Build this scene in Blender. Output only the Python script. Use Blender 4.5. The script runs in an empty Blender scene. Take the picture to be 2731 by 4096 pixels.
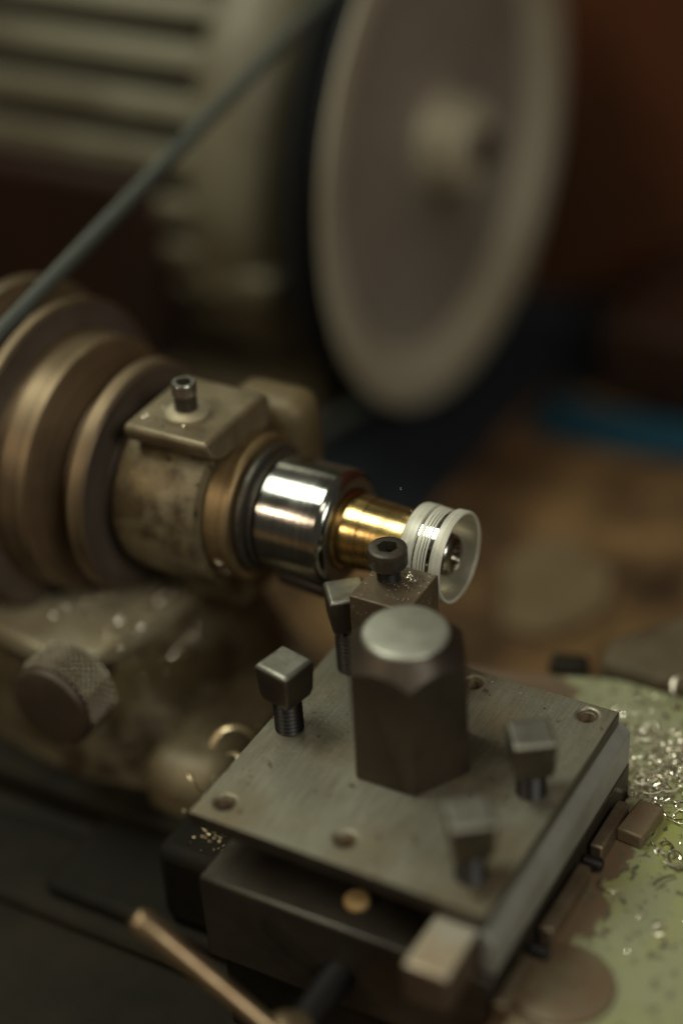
import bpy, bmesh, math, random
from mathutils import Vector, Matrix
random.seed(7)
S = 0.001                      # everything below is written in millimetres
R = math.radians
scene = bpy.context.scene
col = scene.collection

# ------------------------------------------------------------------ camera
def make_camera():
    a, b, g = 0.5439786433613858, 0.5804767244001293, -0.0656506091203098
    fwd = Vector((-math.sin(a)*math.cos(b), math.cos(a)*math.cos(b), -math.sin(b)))
    right = Vector((math.cos(a), math.sin(a), 0)); up = right.cross(fwd)
    r = right*math.cos(g) + up*math.sin(g); u = -right*math.sin(g) + up*math.cos(g)
    m = Matrix((r, u, -fwd)).transposed().to_4x4()
    m.translation = Vector((167.6856, -212.1616, 243.5950))*S
    cd = bpy.data.cameras.new('camera'); co = bpy.data.objects.new('camera', cd)
    col.objects.link(co); co.matrix_world = m
    cd.sensor_fit = 'VERTICAL'; cd.sensor_height = 36; cd.sensor_width = 24
    cd.lens = 64.405; cd.clip_start = 0.01; cd.clip_end = 50
    cd.dof.use_dof = True; cd.dof.focus_distance = 0.379; cd.dof.aperture_fstop = 2.75
    scene.camera = co
make_camera()

# ------------------------------------------------------------------ world and lamps
world = bpy.data.worlds.new('World'); scene.world = world; world.use_nodes = True
bg = world.node_tree.nodes['Background']
bg.inputs[0].default_value = (0.75, 0.70, 0.55, 1); bg.inputs[1].default_value = 0.065
scene.view_settings.view_transform = 'Standard'; scene.view_settings.look = 'None'
scene.view_settings.exposure = 0; scene.view_settings.gamma = 1
scene.view_settings.use_curve_mapping = False
scene.cycles.max_bounces = 8
scene.cycles.sample_clamp_indirect = 6

def area(name, direction, dist, sx, sy, watt, color, aim=(10, 60, 10)):
    ld = bpy.data.lights.new(name, 'AREA'); ld.shape = 'RECTANGLE'
    ld.size = sx; ld.size_y = sy; ld.energy = watt; ld.color = color
    o = bpy.data.objects.new(name, ld); col.objects.link(o)
    d = Vector(direction).normalized(); t = Vector(aim)*S
    o.location = t + d*dist
    o.rotation_euler = (-d).to_track_quat('-Z', 'Y').to_euler()
    return o
area('ceiling_light', (-0.40, -0.10, 0.88), 1.1, 0.44, 0.28, 6.0, (0.95, 1.0, 0.83))
area('front_fill_light', (0.12, -0.42, 0.90), 1.2, 0.35, 0.25, 1.4, (1.0, 0.92, 0.70))  # unseen lamp added to brighten the headstock foot
area('window_light', (-0.50, 0.62, 0.48), 1.3, 1.1, 0.45, 5.4, (0.98, 1.0, 0.76))
area('bench_lamp', (-0.434, -0.74, 0.48), 0.9, 0.022, 0.018, 0.9, (1.0, 0.80, 0.58))
area('side_window', (0.85, -0.42, 0.70), 1.3, 0.5, 0.4, 5.2, (1.0, 0.97, 0.84))

# ------------------------------------------------------------------ materials
def mat(name, base, metal=0.0, rough=0.5, base2=None, nscale=120.0, mix=(0.4, 0.65), bump=0.0,
        bscale=600.0, rough2=None, spec=0.5, base3=None, n3=40.0, aniso=0.0, speck=None, turn=0.0, scratch=0.0):
    m = bpy.data.materials.new(name); m.use_nodes = True
    nt = m.node_tree; N = nt.nodes; L = nt.links
    p = N['Principled BSDF']
    p.inputs['Metallic'].default_value = metal; p.inputs['Roughness'].default_value = rough
    p.inputs['Base Color'].default_value = (*base, 1); p.inputs['Specular IOR Level'].default_value = spec
    if aniso: p.inputs['Anisotropic'].default_value = aniso
    tc = N.new('ShaderNodeTexCoord'); out = None
    def noise(sc, det=6, r=0.6):
        n = N.new('ShaderNodeTexNoise'); n.inputs['Scale'].default_value = sc
        n.inputs['Detail'].default_value = det; n.inputs['Roughness'].default_value = r
        L.new(tc.outputs['Object'], n.inputs['Vector']); return n
    def ramp(src, lo, hi):
        r = N.new('ShaderNodeMapRange'); r.inputs[1].default_value = lo; r.inputs[2].default_value = hi
        L.new(src, r.inputs[0]); return r.outputs[0]
    def mixc(f, c1, c2):
        x = N.new('ShaderNodeMix'); x.data_type = 'RGBA'; L.new(f, x.inputs[0])
        if hasattr(c1, 'links'): L.new(c1, x.inputs[6])
        else: x.inputs[6].default_value = (*c1, 1)
        x.inputs[7].default_value = (*c2, 1); return x.outputs[2]
    c = base
    if base2:
        f = ramp(noise(nscale).outputs['Fac'], *mix); c = mixc(f, base, base2)
        if rough2 is not None:
            rr = N.new('ShaderNodeMapRange'); L.new(f, rr.inputs[0])
            rr.inputs[3].default_value = rough; rr.inputs[4].default_value = rough2
            L.new(rr.outputs[0], p.inputs['Roughness'])
    if base3:
        f = ramp(noise(n3, 4).outputs['Fac'], 0.5, 0.68); c = mixc(f, c, base3)
    if speck:
        f = ramp(noise(speck[1], 2).outputs['Fac'], 0.66, 0.72); c = mixc(f, c, speck[0])
    nrm = None
    if turn or scratch:
        v = N.new('ShaderNodeCombineXYZ')
        sx = N.new('ShaderNodeSeparateXYZ'); L.new(tc.outputs['Object'], sx.inputs[0])
        if turn:      # rings cut by the lathe: pattern follows (x, radius) about the part's own axis
            cy = N.new('ShaderNodeCombineXYZ'); L.new(sx.outputs[1], cy.inputs[0]); L.new(sx.outputs[2], cy.inputs[1])
            ln = N.new('ShaderNodeVectorMath'); ln.operation = 'LENGTH'; L.new(cy.outputs[0], ln.inputs[0])
            L.new(sx.outputs[0], v.inputs[0]); L.new(ln.outputs['Value'], v.inputs[1])
        else:         # directional grinding scratches
            a_ = N.new('ShaderNodeMath'); a_.operation = 'MULTIPLY'; a_.inputs[1].default_value = 0.05; L.new(sx.outputs[1], a_.inputs[0])
            L.new(sx.outputs[0], v.inputs[0]); L.new(a_.outputs[0], v.inputs[1]); L.new(sx.outputs[2], v.inputs[2])
        tn = N.new('ShaderNodeTexNoise'); tn.inputs['Scale'].default_value = 1500 if turn else 2600
        tn.inputs['Detail'].default_value = 4; L.new(v.outputs[0], tn.inputs['Vector'])
        k = turn or scratch
        dk = N.new('ShaderNodeMapRange'); L.new(tn.outputs['Fac'], dk.inputs[0]); dk.inputs[1].default_value = 0.3; dk.inputs[2].default_value = 0.7
        dk.inputs[3].default_value = 1-0.45*k; dk.inputs[4].default_value = 1+0.35*k
        mu = N.new('ShaderNodeVectorMath'); mu.operation = 'SCALE'
        if hasattr(c, 'links'): L.new(c, mu.inputs[0])
        else: mu.inputs[0].default_value = c
        L.new(dk.outputs[0], mu.inputs['Scale']); c = mu.outputs[0]
        tb = N.new('ShaderNodeBump'); tb.inputs['Strength'].default_value = 0.25*k; tb.inputs['Distance'].default_value = 0.0002
        L.new(tn.outputs['Fac'], tb.inputs['Height']); nrm = tb.outputs[0]; L.new(nrm, p.inputs['Normal'])
    if hasattr(c, 'links'): L.new(c, p.inputs['Base Color'])
    if bump:
        b = N.new('ShaderNodeBump'); b.inputs['Strength'].default_value = bump
        b.inputs['Distance'].default_value = 0.0004
        L.new(noise(bscale, 5).outputs['Fac'], b.inputs['Height'])
        if nrm: L.new(nrm, b.inputs['Normal'])
        L.new(b.outputs[0], p.inputs['Normal'])
    return m

M = {}
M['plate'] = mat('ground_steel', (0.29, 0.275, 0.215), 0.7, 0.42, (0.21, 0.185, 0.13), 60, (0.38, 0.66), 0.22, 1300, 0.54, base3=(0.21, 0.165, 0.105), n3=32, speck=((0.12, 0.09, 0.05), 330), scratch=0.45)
M['body'] = mat('milled_steel', (0.27, 0.28, 0.28), 0.8, 0.40, (0.18, 0.17, 0.15), 70, bump=0.1, rough2=0.5)
M['blacksteel'] = mat('blackened_steel', (0.062, 0.058, 0.050), 0.55, 0.42, (0.08, 0.06, 0.04), 300, bump=0.25, bscale=1500, speck=((0.32, 0.29, 0.23), 2200))
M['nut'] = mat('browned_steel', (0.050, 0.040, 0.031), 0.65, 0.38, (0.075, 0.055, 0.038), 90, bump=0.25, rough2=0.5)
M['nuttop'] = mat('pale_steel_end', (0.42, 0.42, 0.36), 0.7, 0.45, (0.32, 0.31, 0.26), 150)  # paler than the nut flanks below
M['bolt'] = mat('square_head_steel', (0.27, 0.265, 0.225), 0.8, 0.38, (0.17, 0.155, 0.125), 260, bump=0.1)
M['black'] = mat('oily_black_thread', (0.012, 0.011, 0.010), 0.3, 0.45)
M['cast'] = mat('oily_cast_iron', (0.215, 0.175, 0.105), 0.35, 0.44, (0.075, 0.050, 0.026), 85, (0.43, 0.58), 0.35, 700, 0.36, base3=(0.16, 0.12, 0.05), n3=50, speck=((0.03, 0.022, 0.015), 260))
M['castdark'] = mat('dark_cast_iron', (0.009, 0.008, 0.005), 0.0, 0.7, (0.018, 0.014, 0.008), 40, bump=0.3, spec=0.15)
M['castgold'] = mat('oil_browned_casting', (0.24, 0.19, 0.11), 0.2, 0.5, (0.08, 0.06, 0.03), 45, bump=0.5, speck=((0.4, 0.35, 0.25), 500))
M['foot'] = mat('worn_casting_top', (0.45, 0.40, 0.28), 0.3, 0.42, (0.30, 0.24, 0.14), 50, (0.4, 0.7), 0.2, 900, 0.5)
M['bronze'] = mat('bronze_collar', (0.30, 0.21, 0.105), 0.7, 0.46, (0.17, 0.115, 0.055), 90, bump=0.1, turn=0.5)
M['pulley'] = mat('turned_brown_pulley', (0.135, 0.088, 0.047), 0.4, 0.5, (0.09, 0.058, 0.03), 60, turn=0.9)
M['rim'] = mat('bright_pulley_rim', (0.21, 0.150, 0.088), 0.7, 0.48, (0.15, 0.105, 0.06), 60, turn=0.9)
M['mauve'] = mat('dull_pulley_face', (0.14, 0.108, 0.085), 0.4, 0.55, (0.10, 0.075, 0.055), 60, turn=0.8)
M['chrome'] = mat('polished_chuck_steel', (0.46, 0.46, 0.43), 1.0, 0.12, (0.33, 0.31, 0.27), 90, rough2=0.24, bump=0.03, turn=0.5)
M['chuckface'] = mat('chuck_end_face', (0.20, 0.17, 0.15), 0.9, 0.38)
M['brass'] = mat('turned_brass', (0.66, 0.47, 0.20), 1.0, 0.19, (0.55, 0.38, 0.14), 90, rough2=0.30, bump=0.04, turn=0.6)
M['mirror'] = mat('freshly_cut_aluminium', (0.80, 0.79, 0.76), 1.0, 0.10)
M['matte'] = mat('frosted_aluminium', (0.66, 0.64, 0.55), 0.25, 0.46, (0.56, 0.54, 0.45), 180, turn=0.35)
M['knurl'] = mat('knurled_steel', (0.40, 0.35, 0.26), 1.0, 0.27, (0.24, 0.20, 0.14), 200)
M['knobface'] = mat('browned_knob_face', (0.075, 0.053, 0.034), 0.3, 0.5, (0.05, 0.036, 0.024), 90)
M['oilcup'] = mat('nickel_oil_cup', (0.45, 0.44, 0.38), 0.95, 0.22)
M['strip'] = mat('brownish_gib_steel', (0.30, 0.24, 0.17), 0.8, 0.38, (0.20, 0.15, 0.10), 120)
M['lever'] = mat('bronzed_lever', (0.34, 0.25, 0.15), 0.85, 0.34, (0.20, 0.13, 0.075), 120)
M['belt'] = mat('round_grey_belt', (0.055, 0.060, 0.052), 0.0, 0.45, spec=0.5)
M['disc'] = mat('cast_aluminium_pulley', (0.52, 0.475, 0.36), 0.3, 0.5, (0.44, 0.38, 0.27), 20, turn=0.5)
M['discweb'] = mat('pulley_web', (0.29, 0.25, 0.205), 0.2, 0.55, (0.22, 0.185, 0.145), 16, turn=0.4)
M['discrim'] = mat('black_groove_rim', (0.015, 0.016, 0.017), 0.2, 0.5)
M['motor'] = mat('grey_green_enamel', (0.165, 0.152, 0.098), 0.1, 0.5, (0.105, 0.086, 0.050), 14, base3=(0.09, 0.072, 0.04), n3=18)
M['motordark'] = mat('motor_slot_dark', (0.018, 0.016, 0.010), 0.0, 0.6)
M['redpaint'] = mat('dark_red_paint', (0.024, 0.010, 0.006), 0.0, 0.6, (0.016, 0.010, 0.006), 9, spec=0.15)
M['redwall'] = mat('red_brown_board', (0.120, 0.030, 0.013), 0.0, 0.8, (0.060, 0.026, 0.012), 11, (0.35, 0.6), spec=0.1)
M['blue'] = mat('blue_cloth', (0.008, 0.036, 0.056), 0.0, 0.8, (0.006, 0.022, 0.035), 20, spec=0.1)
M['navy'] = mat('navy_cloth', (0.012, 0.014, 0.018), 0.0, 0.9, spec=0.1)
M['wood'] = mat('oil_stained_wood', (0.19, 0.110, 0.045), 0.0, 0.6, (0.035, 0.018, 0.008), 30, (0.40, 0.60), 0.2, 200, base3=(0.055, 0.028, 0.012), n3=13, spec=0.3)
M['chip'] = mat('bright_chip', (0.95, 0.90, 0.78), 1.0, 0.12)
M['curl'] = mat('brass_curl', (0.85, 0.68, 0.42), 0.8, 0.38)
M['darkwall'] = mat('dark_olive_wall', (0.040, 0.036, 0.024), 0.0, 0.8, (0.025, 0.022, 0.015), 5)
M['pad'] = mat('brown_pad', (0.17, 0.115, 0.07), 0.3, 0.45, (0.20, 0.16, 0.10), 110, bump=0.2, base3=(0.24, 0.24, 0.13), n3=75)

def green_mat():
    m = mat('chipped_green_paint', (0.27, 0.285, 0.085), 0.0, 0.42, (0.26, 0.265, 0.155), 40, (0.40, 0.56), bump=0.25, bscale=500)
    nt = m.node_tree; N = nt.nodes; L = nt.links; p = N['Principled BSDF']
    src = p.inputs['Base Color'].links[0].from_socket
    tc = [n for n in N if n.type == 'TEX_COORD'][0]
    def no(s, d=6):
        n = N.new('ShaderNodeTexNoise'); n.inputs['Scale'].default_value = s; n.inputs['Detail'].default_value = d
        L.new(tc.outputs['Object'], n.inputs[0]); return n.outputs['Fac']
    # worn edge: bare oily metal beside the tool post, paint further out
    sep = N.new('ShaderNodeSeparateXYZ'); L.new(tc.outputs['Object'], sep.inputs[0])
    def math_(op, a, b, c=None):
        x = N.new('ShaderNodeMath'); x.operation = op
        for i, v in enumerate((a, b, c)):
            if v is None: continue
            if hasattr(v, 'links'): L.new(v, x.inputs[i])
            else: x.inputs[i].default_value = v
        return x.outputs[0]
    # border x = 0.0775 + small noise; less bare metal at far y
    nx = math_('ADD', math_('MULTIPLY_ADD', no(75), 0.030, -0.015), math_('MULTIPLY_ADD', no(420), 0.007, -0.0035))
    yk = math_('MULTIPLY', math_('MAXIMUM', math_('SUBTRACT', sep.outputs[1], 0.0448-0.050), 0.0), -0.66)
    bx = math_('ADD', math_('ADD', yk, 0.0765-0.060), nx)
    d = math_('SUBTRACT', sep.outputs[0], bx)
    f = N.new('ShaderNodeMapRange'); L.new(d, f.inputs[0]); f.inputs[1].default_value = -0.0006; f.inputs[2].default_value = 0.0006
    mx = N.new('ShaderNodeMix'); mx.data_type = 'RGBA'; L.new(f.outputs[0], mx.inputs[0])
    mx.inputs[6].default_value = (0.155, 0.105, 0.065, 1); L.new(src, mx.inputs[7])
    sp = N.new('ShaderNodeMapRange'); L.new(no(420, 3), sp.inputs[0]); sp.inputs[1].default_value = 0.60; sp.inputs[2].default_value = 0.66
    m2 = N.new('ShaderNodeMix'); m2.data_type = 'RGBA'; L.new(sp.outputs[0], m2.inputs[0]); L.new(mx.outputs[2], m2.inputs[6])
    m2.inputs[7].default_value = (0.11, 0.10, 0.065, 1)
    L.new(m2.outputs[2], p.inputs['Base Color'])
    return m
M['green'] = green_mat()
M['padtop'] = mat('oily_pad_top', (0.23, 0.185, 0.115), 0.4, 0.42, (0.13, 0.098, 0.055), 90, bump=0.25)
M['swarf'] = mat('pale_swarf', (0.80, 0.74, 0.60), 0.85, 0.36)
M['greyside'] = mat('grey_milled_side', (0.33, 0.33, 0.31), 0.3, 0.45, (0.24, 0.235, 0.21), 55, bump=0.1)
M['knurlshade'] = mat('knurl_groove_shade', (0.035, 0.026, 0.016), 0.2, 0.6)  # dark groove colour that paints the shade between the knurls
M['lug'] = mat('brown_oiled_lug', (0.13, 0.095, 0.045), 0.2, 0.55, (0.08, 0.055, 0.025), 60, bump=0.2)
M['boltside'] = mat('shaded_bolt_flank', (0.055, 0.045, 0.034), 0.6, 0.42, (0.085, 0.065, 0.045), 200, bump=0.2)  # bolt flanks coloured dark to paint in their shade
M['bore'] = mat('satin_bore', (0.72, 0.69, 0.58), 0.85, 0.30)
M['darkbody'] = mat('dark_steel', (0.060, 0.050, 0.037), 0.5, 0.36, (0.038, 0.031, 0.024), 80, bump=0.1)

# ------------------------------------------------------------------ helpers
def tag(o, label=None, cat=None, group=None, kind=None):
    if label: o['label'] = label
    if cat: o['category'] = cat
    if group: o['group'] = group
    if kind: o['kind'] = kind
    return o
def thing(name, label, cat, loc=(0, 0, 0), rz=0, group=None):
    o = bpy.data.objects.new(name, None); o.empty_display_size = 0.005; col.objects.link(o)
    o.location = Vector(loc)*S; o.rotation_euler = (0, 0, R(rz))
    bpy.context.view_layer.update()
    return tag(o, label, cat, group)
def obj(name, bm, m, parent=None, bevel=0, smooth=35, world=True, seg=2):
    """bm in mm, world coordinates (world=True) or parent's own coordinates."""
    for v in bm.verts: v.co *= S
    if parent is not None and world:
        inv = parent.matrix_world.inverted(); bm.transform(inv)
    bmesh.ops.recalc_face_normals(bm, faces=bm.faces)
    me = bpy.data.meshes.new(name); bm.to_mesh(me); bm.free()
    me.polygons.foreach_set('use_smooth', [True]*len(me.polygons))
    me.set_sharp_from_angle(angle=R(smooth))
    for mm in (m if isinstance(m, (list, tuple)) else [m]): me.materials.append(mm)
    o = bpy.data.objects.new(name, me); col.objects.link(o)
    if parent is not None: o.parent = parent
    if bevel:
        b = o.modifiers.new('bevel', 'BEVEL'); b.width = bevel*S; b.segments = seg
        b.limit_method = 'ANGLE'; b.angle_limit = R(35); b.harden_normals = False
    bpy.context.view_layer.update()
    return o
def B(): return bmesh.new()
def box(bm, x0, x1, y0, y1, z0, z1, rot=0, about=None, mi=0):
    vs = [bm.verts.new((x, y, z)) for x in (x0, x1) for y in (y0, y1) for z in (z0, z1)]
    if rot:
        c = Vector(about) if about else Vector(((x0+x1)/2, (y0+y1)/2, 0))
        rm = Matrix.Rotation(R(rot), 3, 'Z')
        for v in vs: v.co = rm @ (v.co - c) + c
    for f in ((0,1,3,2),(4,6,7,5),(0,4,5,1),(2,3,7,6),(0,2,6,4),(1,5,7,3)):
        bm.faces.new([vs[i] for i in f]).material_index = mi
    return bm
def lathe(bm, prof, c, axis='X', n=96, mi=0, close=False):
    """prof = [(t, r)] along axis through c=(x,y,z); r==0 makes a pole. mi: int or list per segment."""
    rings = []
    for t, r in prof:
        def P(a, r=r, t=t):
            u, w = r*math.cos(a), r*math.sin(a)
            if axis == 'X': return (c[0]+t, c[1]+u, c[2]+w)
            if axis == 'Y': return (c[0]+w, c[1]+t, c[2]+u)
            return (c[0]+u, c[1]+w, c[2]+t)
        rings.append([bm.verts.new(P(0))] if r <= 1e-6 else [bm.verts.new(P(2*math.pi*i/n)) for i in range(n)])
    pairs = list(zip(rings, rings[1:]))
    if close: pairs.append((rings[-1], rings[0]))
    for k, (a, b) in enumerate(pairs):
        m_ = mi[k] if isinstance(mi, (list, tuple)) else mi
        for i in range(n):
            j = (i+1) % n
            if len(a) == 1 and len(b) == 1: continue
            if len(a) == 1: f = bm.faces.new((a[0], b[j], b[i]))
            elif len(b) == 1: f = bm.faces.new((a[i], a[j], b[0]))
            else: f = bm.faces.new((a[i], a[j], b[j], b[i]))
            f.material_index = m_
    return bm
def prism(bm, pts, z0, z1, ax='Z'):
    def P(p, t):
        return (p[0], p[1], t) if ax == 'Z' else ((t, p[0], p[1]) if ax == 'X' else (p[0], t, p[1]))
    lo = [bm.verts.new(P(p, z0)) for p in pts]; hi = [bm.verts.new(P(p, z1)) for p in pts]
    n = len(pts)
    for i in range(n): bm.faces.new((lo[i], lo[(i+1) % n], hi[(i+1) % n], hi[i]))
    bm.faces.new(lo[::-1]); bm.faces.new(hi)
    return bm
def tube(bm, pts, r, n=10, closed=False, flat=1.0):
    pts = [Vector(p) for p in pts]; rings = []; m = len(pts); up = Vector((0.13, 0.2, 0.97))
    for i, p in enumerate(pts):
        if closed: t = pts[(i+1) % m] - pts[i-1]
        else: t = pts[min(i+1, m-1)] - pts[max(i-1, 0)]
        t.normalize(); a = t.cross(up)
        if a.length < 1e-3: a = t.cross(Vector((1, 0, 0)))
        a.normalize(); b = t.cross(a)
        rr = r[i] if isinstance(r, (list, tuple)) else r
        rings.append([bm.verts.new(p + a*rr*math.cos(2*math.pi*k/n) + b*rr*flat*math.sin(2*math.pi*k/n)) for k in range(n)])
    for i in range(m if closed else m-1):
        A, C = rings[i], rings[(i+1) % m]
        for k in range(n): bm.faces.new((A[k], A[(k+1) % n], C[(k+1) % n], C[k]))
    if not closed: bm.faces.new(rings[0][::-1]); bm.faces.new(rings[-1])
    return bm
def boolean(a_bm, b_bm, op):
    """returns a bmesh a (op) b, in mm"""
    tmp = []
    for bm in (a_bm, b_bm):
        bmesh.ops.recalc_face_normals(bm, faces=bm.faces)
        me = bpy.data.meshes.new('t'); bm.to_mesh(me); bm.free()
        o = bpy.data.objects.new('t', me); col.objects.link(o); tmp.append(o)
    md = tmp[0].modifiers.new('b', 'BOOLEAN'); md.operation = op; md.object = tmp[1]; md.solver = 'EXACT'
    dg = bpy.context.evaluated_depsgraph_get(); dg.update()
    me = bpy.data.meshes.new_from_object(tmp[0].evaluated_get(dg))
    bm = bmesh.new(); bm.from_mesh(me)
    for o in tmp: bpy.data.objects.remove(o, do_unlink=True)
    bpy.data.meshes.remove(me)
    return bm
def copy_tree(o, parent=None):
    c = o.copy(); col.objects.link(c); c.parent = parent
    for ch in [x for x in bpy.data.objects if x.parent == o]: copy_tree(ch, c)
    return c
def pinv(c): return c

# ------------------------------------------------------------------ setting: bench, wall
BZ = -71.0
bm = B(); box(bm, -900, 900, -700, 760, BZ-30, BZ)
tag(obj('workbench_top', bm, M['wood'], bevel=2), kind='structure')
bm = B(); box(bm, -1100, 1100, 760, 800, BZ-30, 700)
tag(obj('wall', bm, M['darkwall']), kind='structure')

# ------------------------------------------------------------------ background things
bm = B(); box(bm, -95, 420, 366, 392, BZ, 330); box(bm, -34, 420, 293, 365.9, BZ, -40, mi=1)
tag(obj('red_board', bm, [M['redwall'], M['redpaint']], bevel=3), 'dark red-brown painted panel standing on the bench behind the big pulley', 'panel')
bm = B()
nx_, ny_ = 40, 12
def cloth(bm, x0, x1, y0, y1, zb, amp, nx=40, ny=14, seed=1, th=1.5, skew=0):
    rnd = random.Random(seed); ph = [rnd.uniform(0, 6) for _ in range(6)]
    def zf(u, v):
        return zb + th + amp*(0.5+0.5*math.sin(9*u+ph[0]+2*math.sin(3*v+ph[1])))*math.sin(math.pi*min(1, max(0, u)))**0.3*math.sin(math.pi*v)**0.5 + amp*0.3*math.sin(17*v+5*u+ph[2])*math.sin(math.pi*v)
    top = [[bm.verts.new((x0+(x1-x0+skew*(j/ny > 0.58))*i/nx, y0+(y1-y0)*j/ny + 2*math.sin(i*0.7+seed), max(zb+th, zf(i/nx, j/ny)))) for j in range(ny+1)] for i in range(nx+1)]
    bot = [[bm.verts.new((v.co.x, v.co.y, zb+0.1)) for v in row] for row in top]
    for i in range(nx):
        for j in range(ny):
            bm.faces.new((top[i][j], top[i+1][j], top[i+1][j+1], top[i][j+1]))
            bm.faces.new((bot[i][j], bot[i][j+1], bot[i+1][j+1], bot[i+1][j]))
    for i in range(nx):
        bm.faces.new((top[i][0], bot[i][0], bot[i+1][0], top[i+1][0])); bm.faces.new((top[i][ny], top[i+1][ny], bot[i+1][ny], bot[i][ny]))
    for j in range(ny):
        bm.faces.new((top[0][j], top[0][j+1], bot[0][j+1], bot[0][j])); bm.faces.new((top[nx][j], bot[nx][j], bot[nx][j+1], top[nx][j+1]))
    return bm
bm = cloth(B(), -50, 330, 267, 291, BZ, 5, seed=3)
tag(obj('blue_cloth', bm, M['blue'], smooth=180), 'blue cloth strip lying on the bench at the foot of the red panel', 'cloth')
bm = cloth(B(), -180, -56, 197, 362, BZ, 5, seed=5, ny=30, skew=19)
tag(obj('navy_cloth', bm, M['navy'], smooth=180), 'dark navy rag crumpled on the bench below the big pulley', 'rag')

bm = B(); prism(bm, [(x_-6, y_+12) for x_, y_ in [(-17, 181), (-13, 194), (-4, 201), (6, 194), (15, 189), (20, 172), (15, 158), (7, 152), (-4, 152), (-9, 163)]], BZ+0.05, BZ+2.5)  # thin raised shape giving the bench a paler area
tag(obj('pale_patch', bm, mat('pale_bench_patch', (0.155, 0.11, 0.06), 0.0, 0.7, (0.09, 0.056, 0.027), 35, spec=0.2), bevel=1), 'pale board lying on the brown bench right of the ring cup', 'patch')

# motor ------------------------------------------------------------
MC = (0, 279.0, 20.6)
mo = thing('electric_motor', 'grey-green electric motor with long cooling slots behind the round belt', 'motor', (-170, 279, BZ))
bm = B(); lathe(bm, [(-330, 0), (-330, 60), (-326, 68), (-118, 68), (-100, 62), (-97, 0)], MC, n=96)
obj('motor_core', bm, M['motordark'], mo)
bm = B()
lathe(bm, [(-128, 69), (-128, 77.5), (-126, 78.5), (-119, 78.5), (-112, 77), (-104, 70), (-100, 56), (-98, 36), (-93, 30), (-93, 12), (-93, 0)], MC, n=96)
obj('end_bell', bm, M['motor'], mo)
bm = B(); lathe(bm, [(-335, 0), (-335, 60), (-328, 77), (-310, 78), (-310, 69)], MC, n=96)
obj('rear_bell', bm, M['motor'], mo)
for k in range(15):     # ribs between the slots, along the motor
    a0 = 100 + k*11.5
    bm = B(); pts = []
    for rr, da in ((67, -3.4), (76.5, -3.2), (78, -2.0), (78, 2.0), (76.5, 3.2), (67, 3.4)):
        an = R(a0+da); pts.append((MC[1]+rr*math.cos(an), MC[2]+rr*math.sin(an)))
    prism(bm, pts, -311, -127.5, 'X')
    obj('rib', bm, M['motor'], mo, bevel=0.8)
bm = B(); prism(bm, [(MC[1]-70, BZ), (MC[1]-64, BZ+14), (MC[1]-46, BZ+26), (MC[1]+46, BZ+26), (MC[1]+64, BZ+14), (MC[1]+70, BZ)], -300, -105, 'X')
obj('motor_foot', bm, M['motor'], mo, bevel=2)
bm = B(); box(bm, -300, -140, 198, 214, -34, 30)
obj('terminal_box', bm, M['redpaint'], mo, bevel=4)
bm = B(); box(bm, -131, -103, 203, 226, -8, 3)
obj('mounting_lug', bm, M['motor'], mo, bevel=3)
bm = B(); lathe(bm, [(-93, 0), (-93, 6), (-67, 6), (-67, 0)], MC, n=32)
obj('shaft', bm, M['blacksteel'], mo)

# big pulley -------------------------------------------------------
PX = -80.0
dp = thing('motor_pulley', 'large pale grey grooved pulley wheel on the motor shaft', 'pulley', (PX, 279, 20.6))
bm = B()
lathe(bm, [(-79.5, 84), (-79, 85.2), (-78.2, 84.6), (-78, 83), (-78, 76), (-79, 74), (-82.5, 70), (-84, 67)], MC, n=160)
obj('rim_face', bm, M['disc'], dp)
bm = B(); lathe(bm, [(-84, 67), (-85.5, 50), (-86, 24), (-84, 17)], MC, n=160)
obj('web', bm, M['discweb'], dp)
bm = B(); lathe(bm, [(-84, 17), (-80, 15.5), (-72, 14.5), (-70, 12.5), (-69.5, 6.4), (-71.5, 6.05)], MC, n=64)
obj('hub', bm, M['disc'], dp)
bm = B(); lathe(bm, [(-79.5, 84), (-80, 84.6), (-83.5, 75), (-86.5, 75), (-91, 85), (-92, 84), (-92, 66), (-90, 24), (-92, 14), (-92, 6.05)], MC, n=160)
obj('belt_groove', bm, M['discrim'], dp)

# belt -------------------------------------------------------------
XB = -85.0; SP = (0, 72.5, 21.5)
def belt_path(c1, r1, c2, r2):
    d = math.hypot(c2[0]-c1[0], c2[1]-c1[1]); th = math.atan2(c2[1]-c1[1], c2[0]-c1[0])
    g = math.acos((r1-r2)/d)       # tangent points at th +- g
    pts = []
    n = 60
    for i in range(n+1):
        a = th+g + (2*math.pi-2*g)*i/n; pts.append((XB, c1[0]+r1*math.cos(a), c1[1]+r1*math.sin(a)))
    a_end = th-g
    p0 = (c1[0]+r1*math.cos(a_end), c1[1]+r1*math.sin(a_end)); p1 = (c2[0]+r2*math.cos(a_end), c2[1]+r2*math.sin(a_end))
    for i in range(1, 20): t = i/20; pts.append((XB, p0[0]+(p1[0]-p0[0])*t, p0[1]+(p1[1]-p0[1])*t))
    for i in range(n+1):
        a = th-g + 2*g*i/n; pts.append((XB, c2[0]+r2*math.cos(a), c2[1]+r2*math.sin(a)))
    q0 = (c2[0]+r2*math.cos(th+g), c2[1]+r2*math.sin(th+g)); q1 = (c1[0]+r1*math.cos(th+g), c1[1]+r1*math.sin(th+g))
    for i in range(1, 20): t = i/20; pts.append((XB, q0[0]+(q1[0]-q0[0])*t, q0[1]+(q1[1]-q0[1])*t))
    return pts
bp = belt_path((SP[1], SP[2]), 36.2, (MC[1], MC[2]), 77.0)
bm = B(); tube(bm, bp, 2.0, 14, closed=True)
tag(obj('drive_belt', bm, M['belt'], smooth=80), 'thin grey round drive belt running from the brown step pulley to the large pulley', 'belt')

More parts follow.
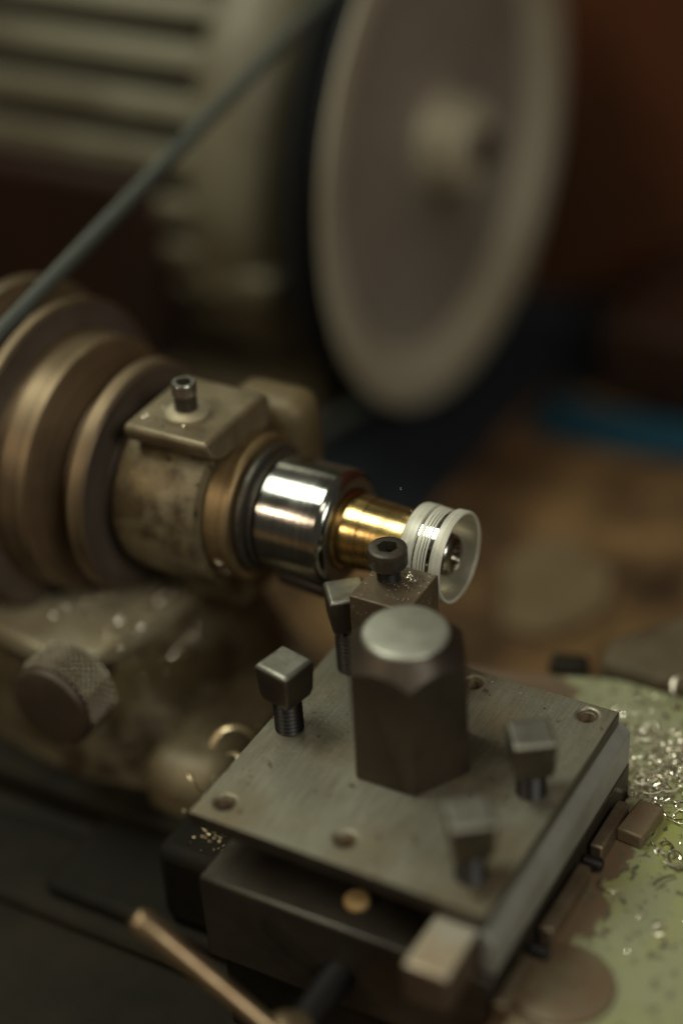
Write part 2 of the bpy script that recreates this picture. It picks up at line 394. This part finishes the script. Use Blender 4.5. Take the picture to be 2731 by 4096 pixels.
# ------------------------------------------------------------------ bed, carriage
bd = thing('lathe_bed', 'dark oily lathe bed running along the bench below the headstock', 'lathe bed', (-60, 70, BZ))
bm = B(); prism(bm, [(30, -62), (30, -57), (38, -54), (33, -50), (34, -46), (100, -46), (102, -50), (98, -54), (104, -58), (104, -62)], -420, -2, 'X')
obj('bed_way', bm, M['castdark'], bd, bevel=1.2)
bm = B(); box(bm, -420, 20, -120, 29.5, -62, -58); box(bm, -420, 0, 6, 29.5, -57.9, -54)
obj('bed_step', bm, M['castdark'], bd, bevel=2)

# headstock ----------------------------------------------------------
hs = thing('headstock', 'oily brown cast headstock with a round bearing housing and a flat foot', 'headstock', (-60, 72, -30))
# foot with round relief for the pulley
bm = B()
arc = []
for i in range(13):
    a = R(-158 + i*11.5); arc.append((-87 + 15*math.cos(a), 69 + 15.5*math.sin(a)))
pts = [(-160, 42)] + [(-84, 41.5), (-74, 40), (-66, 38.5), (-53.5, 43), (-50, 60), (-47.5, 76), (-47.5, 100), (-68, 100), (-72, 78)] + arc[::-1] + [(-112, 60), (-160, 62)]
prism(bm, pts, -14, -8.6)
obj('foot', bm, M['foot'], hs, bevel=0.9, seg=3)
bm = B()   # flaring casting under the foot
def loft(bm, rows):
    rr = [[bm.verts.new(p) for p in row] for row in rows]
    for a, b in zip(rr, rr[1:]):
        for i in range(len(a)-1): bm.faces.new((a[i], a[i+1], b[i+1], b[i]))
    return rr
rows = []
for t in (0, 0.12, 0.3, 0.5, 0.75, 1.0):
    z = -14.1 - 31.5*t; fl = 21*t**1.3
    rows.append([(-160, 44, z), (-86, 43.5 - 1*t, z), (-72, 41.2 - 1*t, z), (-62, 41 - 2*t, z), (-54.5 + fl*.5, 45 - 3*t, z), (-51+fl, 60-2*t, z), (-48.5+fl*1.1, 76, z), (-48.5+fl*1.1, 98, z)])
rr = loft(bm, rows); bm.faces.new(rr[0]); bm.faces.new(rr[-1][::-1])
bm.faces.new([r_[0] for r_ in rr] + [r_[-1] for r_ in rr][::-1])
obj('foot_web', bm, M['cast'], hs, smooth=60)
bm = B(); lathe(bm, [(-52.5, 0), (-52.5, 18.5), (-51.5, 19.6), (-49, 20), (-32.5, 20), (-31, 19.3), (-30.5, 18), (-30.5, 0)], SP, n=96)
hb = obj('bearing_housing', bm, M['cast'], hs)
bm = B(); prism(bm, [(71.5, -8.5), (69.5, -6), (68, 0), (66, 6), (84, 6), (86, -8.5)], -51.6, -31.2, 'X')
obj('pedestal', bm, M['cast'], hs, bevel=1.5)
bm = B()   # square pad for the oiler
prism(bm, [(57.5, 45), (57.3, 42.8), (58.6, 40.8), (61, 39), (63.5, 38), (82, 36), (84, 39), (83.5, 43), (81.5, 45)], -49.2, -27.6, 'X')
obj('oiler_pad', bm, M['padtop'], hs, bevel=1.1, seg=4)
bm = B(); box(bm, -41, -20.5, 83, 96, -8, 41.5)
obj('cap_lug', bm, M['lug'], hs, bevel=5, seg=5, smooth=80)
oc = thing('oil_cup', 'small bright tubular oil cup standing on the headstock pad', 'oil cup', (-38.6, 67.0, 45))
bm = B(); lathe(bm, [(0, 4.9), (0.6, 4.9), (1.2, 4.3), (1.6, 3.2), (1.6, 2.6)], (-38.6, 67.0, 45), 'Z', 48)
obj('base_flange', bm, M['foot'], oc)
bm = B(); lathe(bm, [(1.5, 2.6), (5.0, 2.5)], (-38.6, 67.0, 45), 'Z', 48)
obj('stem', bm, M['blacksteel'], oc)
bm = B(); lathe(bm, [(5.0, 2.5), (5.2, 2.75), (7.6, 2.75), (8.0, 2.5), (8.0, 1.7), (3.0, 1.6), (3.0, 0)], (-38.6, 67.0, 45), 'Z', 48)
obj('cup', bm, M['oilcup'], oc)

# knurled knob (clamps headstock) -----------------------------------
kn = thing('knurled_knob', 'round knurled clamp knob on the front of the headstock foot', 'knob', (-57, 33, -13))
KC = (-57.0, 0, -14.5)
bm = B(); n_ = 432; m_ = 54; r0 = 10.7
grid = []
for j in range(m_+1):
    y = 28.6 + 9.6*j/m_; row = []
    for i in range(n_):
        a = 2*math.pi*i/n_
        u = i*36/n_; v = j*5.0/m_
        k1 = abs(((u+v) % 1)-0.5)*2; k2 = abs(((u-v) % 1)-0.5)*2
        h = -0.8*(max(1-k1*1.6, 0)+max(1-k2*1.6, 0)) + 0.12
        row.append(bm.verts.new((KC[0]+(r0+h)*math.sin(a), y, KC[2]+(r0+h)*math.cos(a))))
    grid.append(row)
for j in range(m_):
    for i in range(n_):
        f = bm.faces.new((grid[j][i], grid[j][(i+1) % n_], grid[j+1][(i+1) % n_], grid[j+1][i]))
        c_ = f.calc_center_median(); f.material_index = 1 if math.hypot(c_.x-KC[0], c_.z-KC[2]) < r0-0.36 else 0
obj('knurled_band', bm, [M['knurl'], M['knurlshade']], kn, smooth=60)
bm = B(); lathe(bm, [(27.4, 0), (27.2, 8.6), (27.5, 9.6), (28.55, 10.35), (28.65, 9)], KC, 'Y', 96)
obj('knob_face', bm, M['knobface'], kn)
bm = B(); lathe(bm, [(38.1, 9), (38.2, 10.3), (39.0, 9.8), (39.0, 4.5), (47, 4.5), (47, 0)], KC, 'Y', 64)
obj('collar', bm, M['blacksteel'], kn)

# spindle ------------------------------------------------------------
sp = thing('spindle', 'turning spindle with brown step pulley, bronze collar and polished chuck', 'spindle', SP)
bm = B()
prof = [(-54.2, 10), (-54.2, 16), (-55.0, 17), (-55.0, 24.5), (-54.6, 25.2), (-54.6, 26.6), (-55.2, 27.2), (-58.4, 27.2), (-59.0, 26.6),
        (-62.5, 21), (-64.0, 21), (-67.4, 29.0), (-68, 30.2), (-76.6, 30.2), (-77.2, 30.6), (-77.6, 32), (-77.6, 36.6), (-78.2, 37.4), (-80.6, 37.4), (-81.2, 36.8), (-83.5, 33.6), (-86.5, 33.6), (-90, 39.2), (-91, 40), (-95, 40), (-95, 20), (-98, 10), (-98, 0)]
mi = []
for (t0, r0_), (t1, r1_) in zip(prof, prof[1:]):
    if abs(r0_-r1_) < 0.05 and r0_ > 25: mi.append(1)
    elif t1 - t0 > -0.9 and r1_ > 15 and r0_ > 15 and abs(r1_-r0_) > 1.2: mi.append(2)
    else: mi.append(0)
mi[0:3] = [2, 2, 2]
prof = [(t, r) for t, r in prof]
lathe(bm, prof, SP, n=128, mi=mi)
obj('step_pulley', bm, [M['pulley'], M['rim'], M['mauve']], sp)
bm = B(); lathe(bm, [(-54.3, 9.9), (-20, 9.9)], SP, n=48)
obj('spindle_shaft', bm, M['blacksteel'], sp)
bm = B(); lathe(bm, [(-30.4, 12), (-30.4, 16.2), (-29.8, 16.9), (-24.6, 16.9), (-24.0, 16.3), (-24.0, 12)], SP, n=96)
obj('bronze_collar', bm, M['bronze'], sp)
bm = B(); lathe(bm, [(-23.9, 12), (-23.7, 14.3), (-23.3, 14.7), (-22.2, 14.7), (-21.8, 14.2), (-21.6, 13.0), (-20.9, 12.8), (-20.8, 13.3), (-20.5, 13.6), (-20.2, 13.3), (-20.1, 12.3), (-20.1, 11)], SP, n=96)
obj('thread_rings', bm, M['blacksteel'], sp)
bm = B(); lathe(bm, [(-20.0, 11.2), (-19.8, 12.6), (-19.2, 13.1), (-5.0, 13.1), (-3.8, 12.95), (-2.9, 12.3), (-2.5, 11.5)], SP, n=128)
ch = obj('chuck_body', bm, M['chrome'], sp)
bm = B(); lathe(bm, [(-2.5, 11.5), (-2.4, 10.5), (-2.7, 9.2), (-4.2, 9.0), (-4.2, 6)], SP, n=96)
obj('chuck_face', bm, M['chuckface'], ch)
bm = B()   # the locking tab under the chuck
prism(bm, [(-4.2, -3.0), (-4.2, 3.0), (-17, 2.0), (-17, -2.0)], 0, 3)
for v in bm.verts: v.co = Vector((v.co.x, SP[1]-6.0+v.co.y*1.3, SP[2]-13.2+v.co.z))
obj('clamp_tab', bm, M['blacksteel'], ch, bevel=0.6)

# workpiece ----------------------------------------------------------
wp = thing('workpiece', 'brass stem with a bright grooved white ring cup held in the chuck', 'workpiece', (5, SP[1], SP[2]))
bm = B()
pr_ = [(-4.0, 5), (-4.0, 8.8), (-2.6, 8.8), (-2.2, 8.1), (-1.5, 8.05), (-1.2, 8.35), (-0.3, 8.35), (2.6, 8.2), (2.75, 8.0), (6.0, 7.85), (8.5, 7.7), (10.8, 7.55), (12.0, 7.55), (12.8, 7.6), (13.6, 7.7), (13.6, 4)]
lathe(bm, pr_, SP, n=128); obj('brass_stem', bm, M['brass'], wp)
bm = B(); lathe(bm, [(13.6, 4), (13.6, 9.3), (13.9, 9.75), (14.3, 9.9), (16.9, 9.9), (17.0, 9.75), (17.0, 8.9)], SP, n=128)
obj('white_shoulder', bm, M['matte'], wp)
# grooved section: mirror-cut grooves and matte lands
bands = [(17.0, 17.55, 9.45, 1), (17.55, 18.3, 9.75, 0), (18.3, 18.55, 9.5, 1), (18.55, 19.0, 9.7, 0), (19.0, 19.25, 9.5, 1), (19.25, 19.6, 9.65, 0), (19.6, 19.85, 9.5, 1), (19.85, 20.2, 9.6, 0), (20.2, 21.4, 9.4, 1)]
bm = B(); pf = []; mi = []
for x0, x1, r, k in bands:
    pf += [(x0+0.02, r), (x1-0.02, r)]; mi += [k, k]
lathe(bm, pf, SP, n=128, mi=mi[:len(pf)-1]); obj('grooved_band', bm, [M['matte'], M['mirror']], wp, smooth=20)
bm = B(); lathe(bm, [(21.4, 9.3), (21.4, 10.0), (21.6, 10.15), (23.7, 10.15), (24.0, 9.95), (24.0, 9.5), (23.8, 9.3)], SP, n=128)
obj('white_rim', bm, M['matte'], wp)
bm = B(); lathe(bm, [(23.8, 9.3), (18, 9.2), (16.2, 8.9), (15.8, 8.2), (15.8, 4.6)], SP, n=128)
obj('bore', bm, M['bore'], wp)
bm = B(); lathe(bm, [(15.8, 4.9), (21.0, 4.8), (22.2, 4.4), (22.9, 3.5), (23.0, 2.2), (22.2, 2.0), (22.1, 0)], SP, n=96)
obj('centre_plug', bm, M['chrome'], wp)

# ------------------------------------------------------------------ cross slide with green paint
cs = thing('cross_slide', 'cross slide table with chipped green paint under the tool post', 'slide', (60, 50, -40))
bm = B(); prism(bm, [(66.3, -32), (124, -32), (124, 100), (50, 100), (30, 93.5), (16, 90), (-2, 88), (-2, 67), (66.3, 67)], -34, -22)
obj('table', bm, M['green'], cs, bevel=0.8)
bm = B(); prism(bm, [(66.5, -24), (120, -24), (120, 98), (52, 97), (32, 91), (2, 86), (2, 68), (66.5, 68)], -62, -34.1)
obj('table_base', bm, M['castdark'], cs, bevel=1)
bm = B(); lathe(bm, [(-21.9, 10), (-20.9, 9.8), (-20.7, 9.2), (-20.7, 0)], (75.0, 9.5, 0), 'Z', 64)
obj('round_boss', bm, M['pad'], cs)
bm = B(); box(bm, 69.8, 75.5, 50.0, 60.5, -21.9, -18.4, rot=-6)
obj('end_pad', bm, M['pad'], cs, bevel=0.5)
bm = B(); box(bm, 70.5, 77.0, -10, -4.0, -21.9, -18.2, rot=-4)
obj('front_pad', bm, M['pad'], cs, bevel=0.5)
for (y0, y1) in ((42.5, 57.5), (17.5, 37.0), (-3.5, 10.0)):
    bm = B(); box(bm, 66.6, 69.4, y0, y1, -21.9, -17.4); obj('gib_strip', bm, M['strip'], cs, bevel=0.5)
for y in (40.0, 13.8):
    bm = B(); lathe(bm, [(-1.4, 0), (-1.4, 1.5), (1.6, 1.5), (2.2, 1.2), (2.2, 0)], (68.3, y, -19.6), 'X', 24)
    obj('gib_screw', bm, M['black'], cs)
# grey plate beyond the painted corner
bm = B(); prism(bm, [(45, 101), (43, 110), (57, 128), (104, 150), (118, 101)], BZ, -19.5)
tag(obj('grey_slab', bm, mat('brown_grey_slab', (0.105, 0.080, 0.048), 0.0, 0.65, (0.055, 0.038, 0.020), 45, bump=0.4, spec=0.25), bevel=2), 'dull grey metal slab lying behind the green painted corner', 'slab')
bm = B(); box(bm, 32, 41, 99.5, 106, BZ, -23, rot=14)
tag(obj('dark_block', bm, M['castdark'], bevel=1.5), 'small dark block standing behind the green table edge', 'block')

# apron casting left of the tool post
ap = thing('carriage', 'rounded brown oily carriage casting left of the tool post', 'carriage', (-20, 20, -60))
bm = B(); box(bm, -45, -21, 38, 88, -58, -32)
obj('round_way', bm, M['castgold'], ap, bevel=8, seg=6, smooth=80)
bm = B(); box(bm, -52, 1.5, 10, 90, BZ, -50)
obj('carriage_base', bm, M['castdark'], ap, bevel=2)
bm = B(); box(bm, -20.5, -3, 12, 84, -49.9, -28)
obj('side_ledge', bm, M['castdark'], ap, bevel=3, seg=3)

# ------------------------------------------------------------------ tool post
tp = thing('tool_post', 'square four-way tool post with steel top plate and tall hexagonal centre nut', 'tool post', (32, 32, -22))
bm = B(); box(bm, 0, 64, 0, 64, -3.3, 0)
cut = B()
holes = [(5, 5.5), (31.4, 6.7), (58.4, 60.3), (32.6, 60), (5.2, 59.0)]
for hx, hy in holes: lathe(cut, [(-5, 0), (-5, 2.0), (-0.5, 2.0), (0.4, 2.9), (1, 2.9), (1, 0)], (hx, hy, 0), 'Z', 32)
bm = boolean(bm, cut, 'DIFFERENCE'); bm.normal_update()
for f in bm.faces: f.material_index = 0 if f.calc_center_median().z > -0.6 else 1  # sides darker than the top, their shade painted into the colour
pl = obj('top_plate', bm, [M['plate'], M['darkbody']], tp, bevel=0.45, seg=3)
for hx, hy in holes:
    bm = B(); pf = []
    for k in range(5): pf += [(-0.7-0.55*k, 1.98), (-0.97-0.55*k, 1.6)]
    pf += [(-3.0, 1.55), (-3.0, 0)]
    lathe(bm, pf, (hx, hy, 0), 'Z', 32); obj('thread_hole', bm, M['pulley'], pl)
bm = B(); box(bm, 2.2, 66, -2.5, 66, -36, -14.0); obj('base_block', bm, M['darkbody'], tp, bevel=0.7)
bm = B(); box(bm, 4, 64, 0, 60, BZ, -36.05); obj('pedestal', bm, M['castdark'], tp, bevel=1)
bm = B(); box(bm, 12, 62.9, 12, 62, -13.9, -3.4); obj('core', bm, M['blacksteel'], tp)
bm = B(); prism(bm, [(63.0, -13.9), (63.0, -3.4), (63.6, -3.4), (66.0, -6.0), (66.0, -13.9)], -0.5, 65.5, 'Y')
obj('side_wall', bm, M['greyside'], tp, bevel=0.5)
bm = B(); box(bm, 2.2, 63, 62.1, 66, -13.9, -3.4); obj('rear_wall', bm, M['body'], tp, bevel=0.4)
# hexagonal nut
bm = B(); prism(bm, [(31.4+12.9*math.cos(R(60*k)), 34+12.9*math.sin(R(60*k))) for k in range(6)], 0.02, 31)
cut = B(); lathe(cut, [(-1, 0), (-1, 11.9), (0.1, 11.9), (0.9, 13.4), (25.2, 13.4), (30.2, 8.6), (30.2, 0)], (31.4, 34, 0), 'Z', 96)
bm = boolean(bm, cut, 'INTERSECT')
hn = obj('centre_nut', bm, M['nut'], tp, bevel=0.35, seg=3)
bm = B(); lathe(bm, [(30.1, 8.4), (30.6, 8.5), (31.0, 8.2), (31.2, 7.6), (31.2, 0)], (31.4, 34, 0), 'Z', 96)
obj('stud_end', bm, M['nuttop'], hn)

def square_bolt(x, y, top, rz, label):
    b = thing('clamp_bolt', label, 'bolt', (x, y, 0), rz, 'square headed clamp bolts on the tool post plate')
    h = 4.3; bm = B()
    rows = []
    for z, s in ((top-9.2, 3.4), (top-7.4, 3.95), (top-0.7, h), (top, h-0.5)):
        rows.append([(-s, -s, z), (s, -s, z), (s, s, z), (-s, s, z)])
    rr = [[bm.verts.new(p) for p in r_] for r_ in rows]
    for a, c_ in zip(rr, rr[1:]):
        for i in range(4): bm.faces.new((a[i], a[(i+1) % 4], c_[(i+1) % 4], c_[i]))
    bm.faces.new(rr[0][::-1]); bm.faces.new(rr[-1])
    for f in bm.faces: f.material_index = 0 if min(v.co.z for v in f.verts) > top-0.8 else 1  # pale top, dark flanks: lit and shaded sides put into the colour
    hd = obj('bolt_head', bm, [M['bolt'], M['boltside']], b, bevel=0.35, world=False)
    bm = B(); pf = [(-9, 0), (-9, 2.7)]; z = -8.8
    while z < top-9.6: pf += [(z, 3.05), (z+0.5, 2.6)]; z += 1.0
    pf += [(top-9.3, 2.7), (top-9.3, 0)]
    lathe(bm, pf, (0, 0, 0), 'Z', 32); obj('threaded_shank', bm, M['black'], b, world=False)
    return b
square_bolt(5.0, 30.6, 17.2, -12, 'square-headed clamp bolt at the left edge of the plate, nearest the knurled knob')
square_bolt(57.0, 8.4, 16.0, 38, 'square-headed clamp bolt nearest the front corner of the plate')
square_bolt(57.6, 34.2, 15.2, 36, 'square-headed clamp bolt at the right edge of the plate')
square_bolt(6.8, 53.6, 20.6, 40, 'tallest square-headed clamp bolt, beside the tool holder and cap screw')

# tool holder with cap screw
th = thing('tool_holder', 'speckled brown steel tool holder block behind the hexagonal nut', 'tool holder', (18, 55, 0))
bm = B(); box(bm, 11.0, 24.4, 47.6, 61.6, 0.02, 24.2)
obj('holder_block', bm, mat('speckled_block', (0.15, 0.11, 0.07), 0.55, 0.42, (0.10, 0.075, 0.05), 150, bump=0.4, bscale=1800, speck=((0.55, 0.50, 0.40), 1500)), th, bevel=0.3)
bm = B(); box(bm, 18, 21, 58, 62.4, 20.2, 21.8); obj('cutting_bit', bm, M['mirror'], th)
cp = thing('cap_screw', 'black socket-head cap screw standing proud of the tool holder', 'cap screw', (15.5, 56.6, 24.2))
CP = (15.5, 56.6, 0)
bm = B(); lathe(bm, [(27.3, 0), (27.3, 3.4), (27.5, 3.75), (28.0, 4.1), (31.3, 4.15), (31.75, 4.0), (32.0, 3.6), (32.0, 0)], CP, 'Z', 96)
cut = B(); prism(cut, [(CP[0]+2.3*math.cos(R(60*k+12)), CP[1]+2.3*math.sin(R(60*k+12))) for k in range(6)], 29.2, 33)
bm = boolean(bm, cut, 'DIFFERENCE')
sh = obj('socket_head', bm, M['blacksteel'], cp, bevel=0.12)
bm = B(); pf = [(22, 0), (22, 2.3)]; z = 22.2
while z < 27.0: pf += [(z, 2.55), (z+0.35, 2.15)]; z += 0.7
pf += [(27.29, 2.3), (27.29, 0)]
lathe(bm, pf, CP, 'Z', 48); obj('screw_thread', bm, M['black'], cp)

# lower tool bar, brass screw on the ledge
bm = B(); box(bm, 53.4, 62.6, -13.0, 11.8, -13.6, -4.2)
for f in bm.faces: f.material_index = 0 if min(v.co.z for v in f.verts) > -5 else 1  # pale top, dark other faces: lit and shaded sides painted on the bar
tag(obj('tool_shank', bm, [mat('pale_tool_steel', (0.46, 0.43, 0.36), 0.5, 0.45, (0.36, 0.27, 0.17), 70), mat('shaded_tool_flank', (0.13, 0.09, 0.06), 0.4, 0.5, (0.08, 0.055, 0.04), 80)], bevel=0.8), 'square steel tool shank poking out of the front of the tool post slot', 'tool bar')
bm = B(); lathe(bm, [(0, 2.6), (1.0, 2.6), (1.5, 2.1), (1.7, 0)], (34, 5, -14), 'Z', 32)
tag(obj('brass_screw', bm, mat('dull_brass_screw', (0.50, 0.33, 0.14), 0.1, 0.65)), 'small brass screw head in the dark slot under the plate', 'screw')

# lever -----------------------------------------------------------
lv = thing('lever_handle', 'bronzed tapered lever with a round boss below the tool post', 'lever', (31, -20, -25))
p0, p1 = Vector((4.0, -24.2, -5.0)), Vector((31.0, -23.0, -23.0))
bm = B(); pts = [p0.lerp(p1, t) for t in (-0.035, -0.025, 0, 0.05, 0.2, 0.5, 0.8, 1.0)]
tube(bm, pts, [0.6, 1.8, 2.5, 2.75, 2.6, 2.3, 2.0, 1.9], 32); obj('lever_arm', bm, M['lever'], lv)
bm = B(); lathe(bm, [(-9, 0), (-9, 4.2), (-6.5, 5.2), (0, 5.4), (3.4, 5.0), (4.4, 3.8), (4.8, 0)], (33.5, -22.0, -26), 'Z', 48)
obj('boss', bm, M['lever'], lv)
bm = B(); lathe(bm, [(0, 3.5), (18, 3.5)], (33.5, -18, -27), 'Y', 32); obj('lever_spindle', bm, M['black'], lv)

# ------------------------------------------------------------------ chips
def flake(bm, p, s, rnd):
    m = Matrix.Translation(Vector(p)) @ Matrix.Rotation(rnd.uniform(0, 6.28), 4, Vector((rnd.random(), rnd.random(), rnd.random()+.01)).normalized()) @ Matrix.Diagonal((s, s*rnd.uniform(.5, 1), s*rnd.uniform(.35, .8), 1))
    bmesh.ops.create_icosphere(bm, subdivisions=1, radius=1, matrix=m)
def pile(name, label, spots, mtl=None, curls=0.0):
    rnd = random.Random(len(label)); bm = B()
    for (cx, cy, cz, sx, sy, n, s0, s1) in spots:
        for _ in range(int(n*1.6)):
            flake(bm, (cx+rnd.gauss(0, sx), cy+rnd.gauss(0, sy), cz + rnd.uniform(.1, .5)), rnd.uniform(s0, s1)*1.25, rnd)
        for _ in range(int(curls*n)):
            rr = rnd.uniform(.6, 2.6); a0 = rnd.uniform(0, 6.28); sw = rnd.uniform(1.5, 5.5); px, py = cx+rnd.gauss(0, sx), cy+rnd.gauss(0, sy); tl = rnd.uniform(.1, .9)
            tube(bm, [(px+rr*math.cos(a0+sw*i/12), py+rr*math.sin(a0+sw*i/12), cz+.15+rr*tl*(1+math.sin(a0*2+sw*i/12))*.5) for i in range(13)], rnd.uniform(.14, .38), 5, flat=.4)
    o = obj(name, bm, mtl or M['chip'], smooth=5); tag(o, label, 'metal chips', kind='stuff'); return o
pile('metal_chips', 'glittering metal chips scattered on the green paint behind the plate corner', [(66, 84, -21.9, 6, 6, 90, .15, .45), (71, 74, -21.9, 4, 5, 80, .15, .45), (78, 78, -21.9, 6, 5, 60, .15, .5), (80, 60, -21.9, 5, 8, 34, .12, .4), (80, 35, -21.9, 5, 12, 18, .1, .25), (52, 80, -21.9, 8, 4, 24, .12, .35)], curls=0.15)
pile('curly_swarf', 'pale hooked swarf tangled with the chips on the green paint', [(66, 78, -21.9, 5, 5, 30, .1, .2), (55, 84, -21.9, 6, 4, 12, .1, .2), (69, 70, -21.9, 2, 3, 12, .1, .2), (80, 76, -21.9, 6, 6, 26, .1, .2), (80, 50, -21.9, 5, 14, 12, .1, .2)], M['swarf'], curls=1.0)
pile('metal_chips', 'fine chips sprinkled over the headstock foot', [(-69, 65, -8.4, 4, 3, 90, .2, .5), (-60, 54, -8.4, 6, 5, 90, .2, .42), (-51.5, 68, -8.4, 1.2, 4, 60, .22, .5)])
pile('metal_chips', 'cluster of chips caught on the casting right of the headstock foot', [(-45, 64, -17.5, 1.5, 5, 70, .2, .45)])
pile('metal_chips', 'fine chips on the bronze collar and housing', [(-27, 56.6, 15.2, .8, .3, 8, .2, .34), (-27, 58.8, 11.2, .8, .4, 9, .2, .36), (-42, 64, 45, 5, 3, 14, .15, .32)])
pile('metal_chips', 'silver filings beside the cap screw on the tool holder', [(20.4, 56.6, 24.2, 1.0, 1.2, 34, .07, .2), (19.0, 58.2, 24.3, .5, .6, 26, .07, .2), (20, 54, 24.2, 2.4, 4, 40, .04, .09), (16, 51, 24.2, 3, 2, 20, .04, .08)])
pile('metal_chips', 'few bright chips lying on the steel top plate', [(44, 58, 0.0, 5, 2.5, 3, .12, .25), (20, 47, 0, 2, 2, 2, .15, .25), (52, 50, 0, 5, 6, 2, .12, .25)])
pile('metal_chips', 'gold coloured chips in the gap left of the plate', [(-14, 37, -27.9, 3, 9, 40, .15, .45), (-9, 20, -27.9, 2.5, 2.2, 24, .12, .4), (-30, 60, -31.9, 6, 12, 24, .1, .25)], M['curl'])

def curl(p, r, turns, rad, label, m, rz=0, pitch=1.2, tilt=0.4):
    bm = B(); pts = []
    n = int(26*turns); rm = Matrix.Rotation(rz, 3, 'Z') @ Matrix.Rotation(tilt, 3, 'X')
    for i in range(n):
        a = 2*math.pi*i/26
        q = rm @ Vector((r*math.cos(a)*(1-.2*i/n), r*math.sin(a), pitch*i/26)); pts.append(Vector(p)+q)
    tube(bm, pts, rad, 6, flat=0.35)
    return tag(obj('curled_chip', bm, m, smooth=60), label, 'metal chip', 'curled metal chips')
curl((-19, 43, -24.5), 5.4, 0.5, .8, 'broad brassy curl arching at the left edge of the plate', M['curl'], 0.6, 1.5, 1.2)
curl((-14.5, 35, -24), 5.0, 0.45, .7, 'short brassy curl just below the broad one', M['curl'], -0.5, 1.5, 1.0)
curl((-20, 29, -24), 3.2, 0.6, .5, 'small curl lowest in the gap left of the plate', M['curl'], 2.4, 1, 1.2)
curl((64.8, 100, -20), 3.0, 0.75, .45, 'hook shaped silver curl standing at the far edge of the chips', M['swarf'], 1.2, .8, 1.1)
curl((80, 92, -20.5), 4.4, 0.5, .3, 'long pale curl on green paint behind the grey slab side', M['chip'], 3.6, 1, .5)
curl((82, 50, -21), 1.4, 0.8, .3, 'tiny closed curl lying alone on clear green paint', M['chip'], 0, .3, .3)
curl((86, 41, -21.3), 5.0, 0.25, .25, 'thin beaded sliver lying lengthwise near the lime paint', M['chip'], 2.0, .3, .1)
for p, s, lb in (((14.0, 66.0, 40.2), .22, 'tiny chip flying highest above the brass stem'), ((15.8, 67.0, 34.5), .2, 'tiny chip flying just above the white shoulder')):
    bm = B(); rnd = random.Random(3); flake(bm, p, s, rnd); flake(bm, (p[0]+.1, p[1], p[2]-.3), s*.8, rnd)
    tag(obj('flying_chip', bm, M['chip']), lb, 'metal chip', 'flying chips')
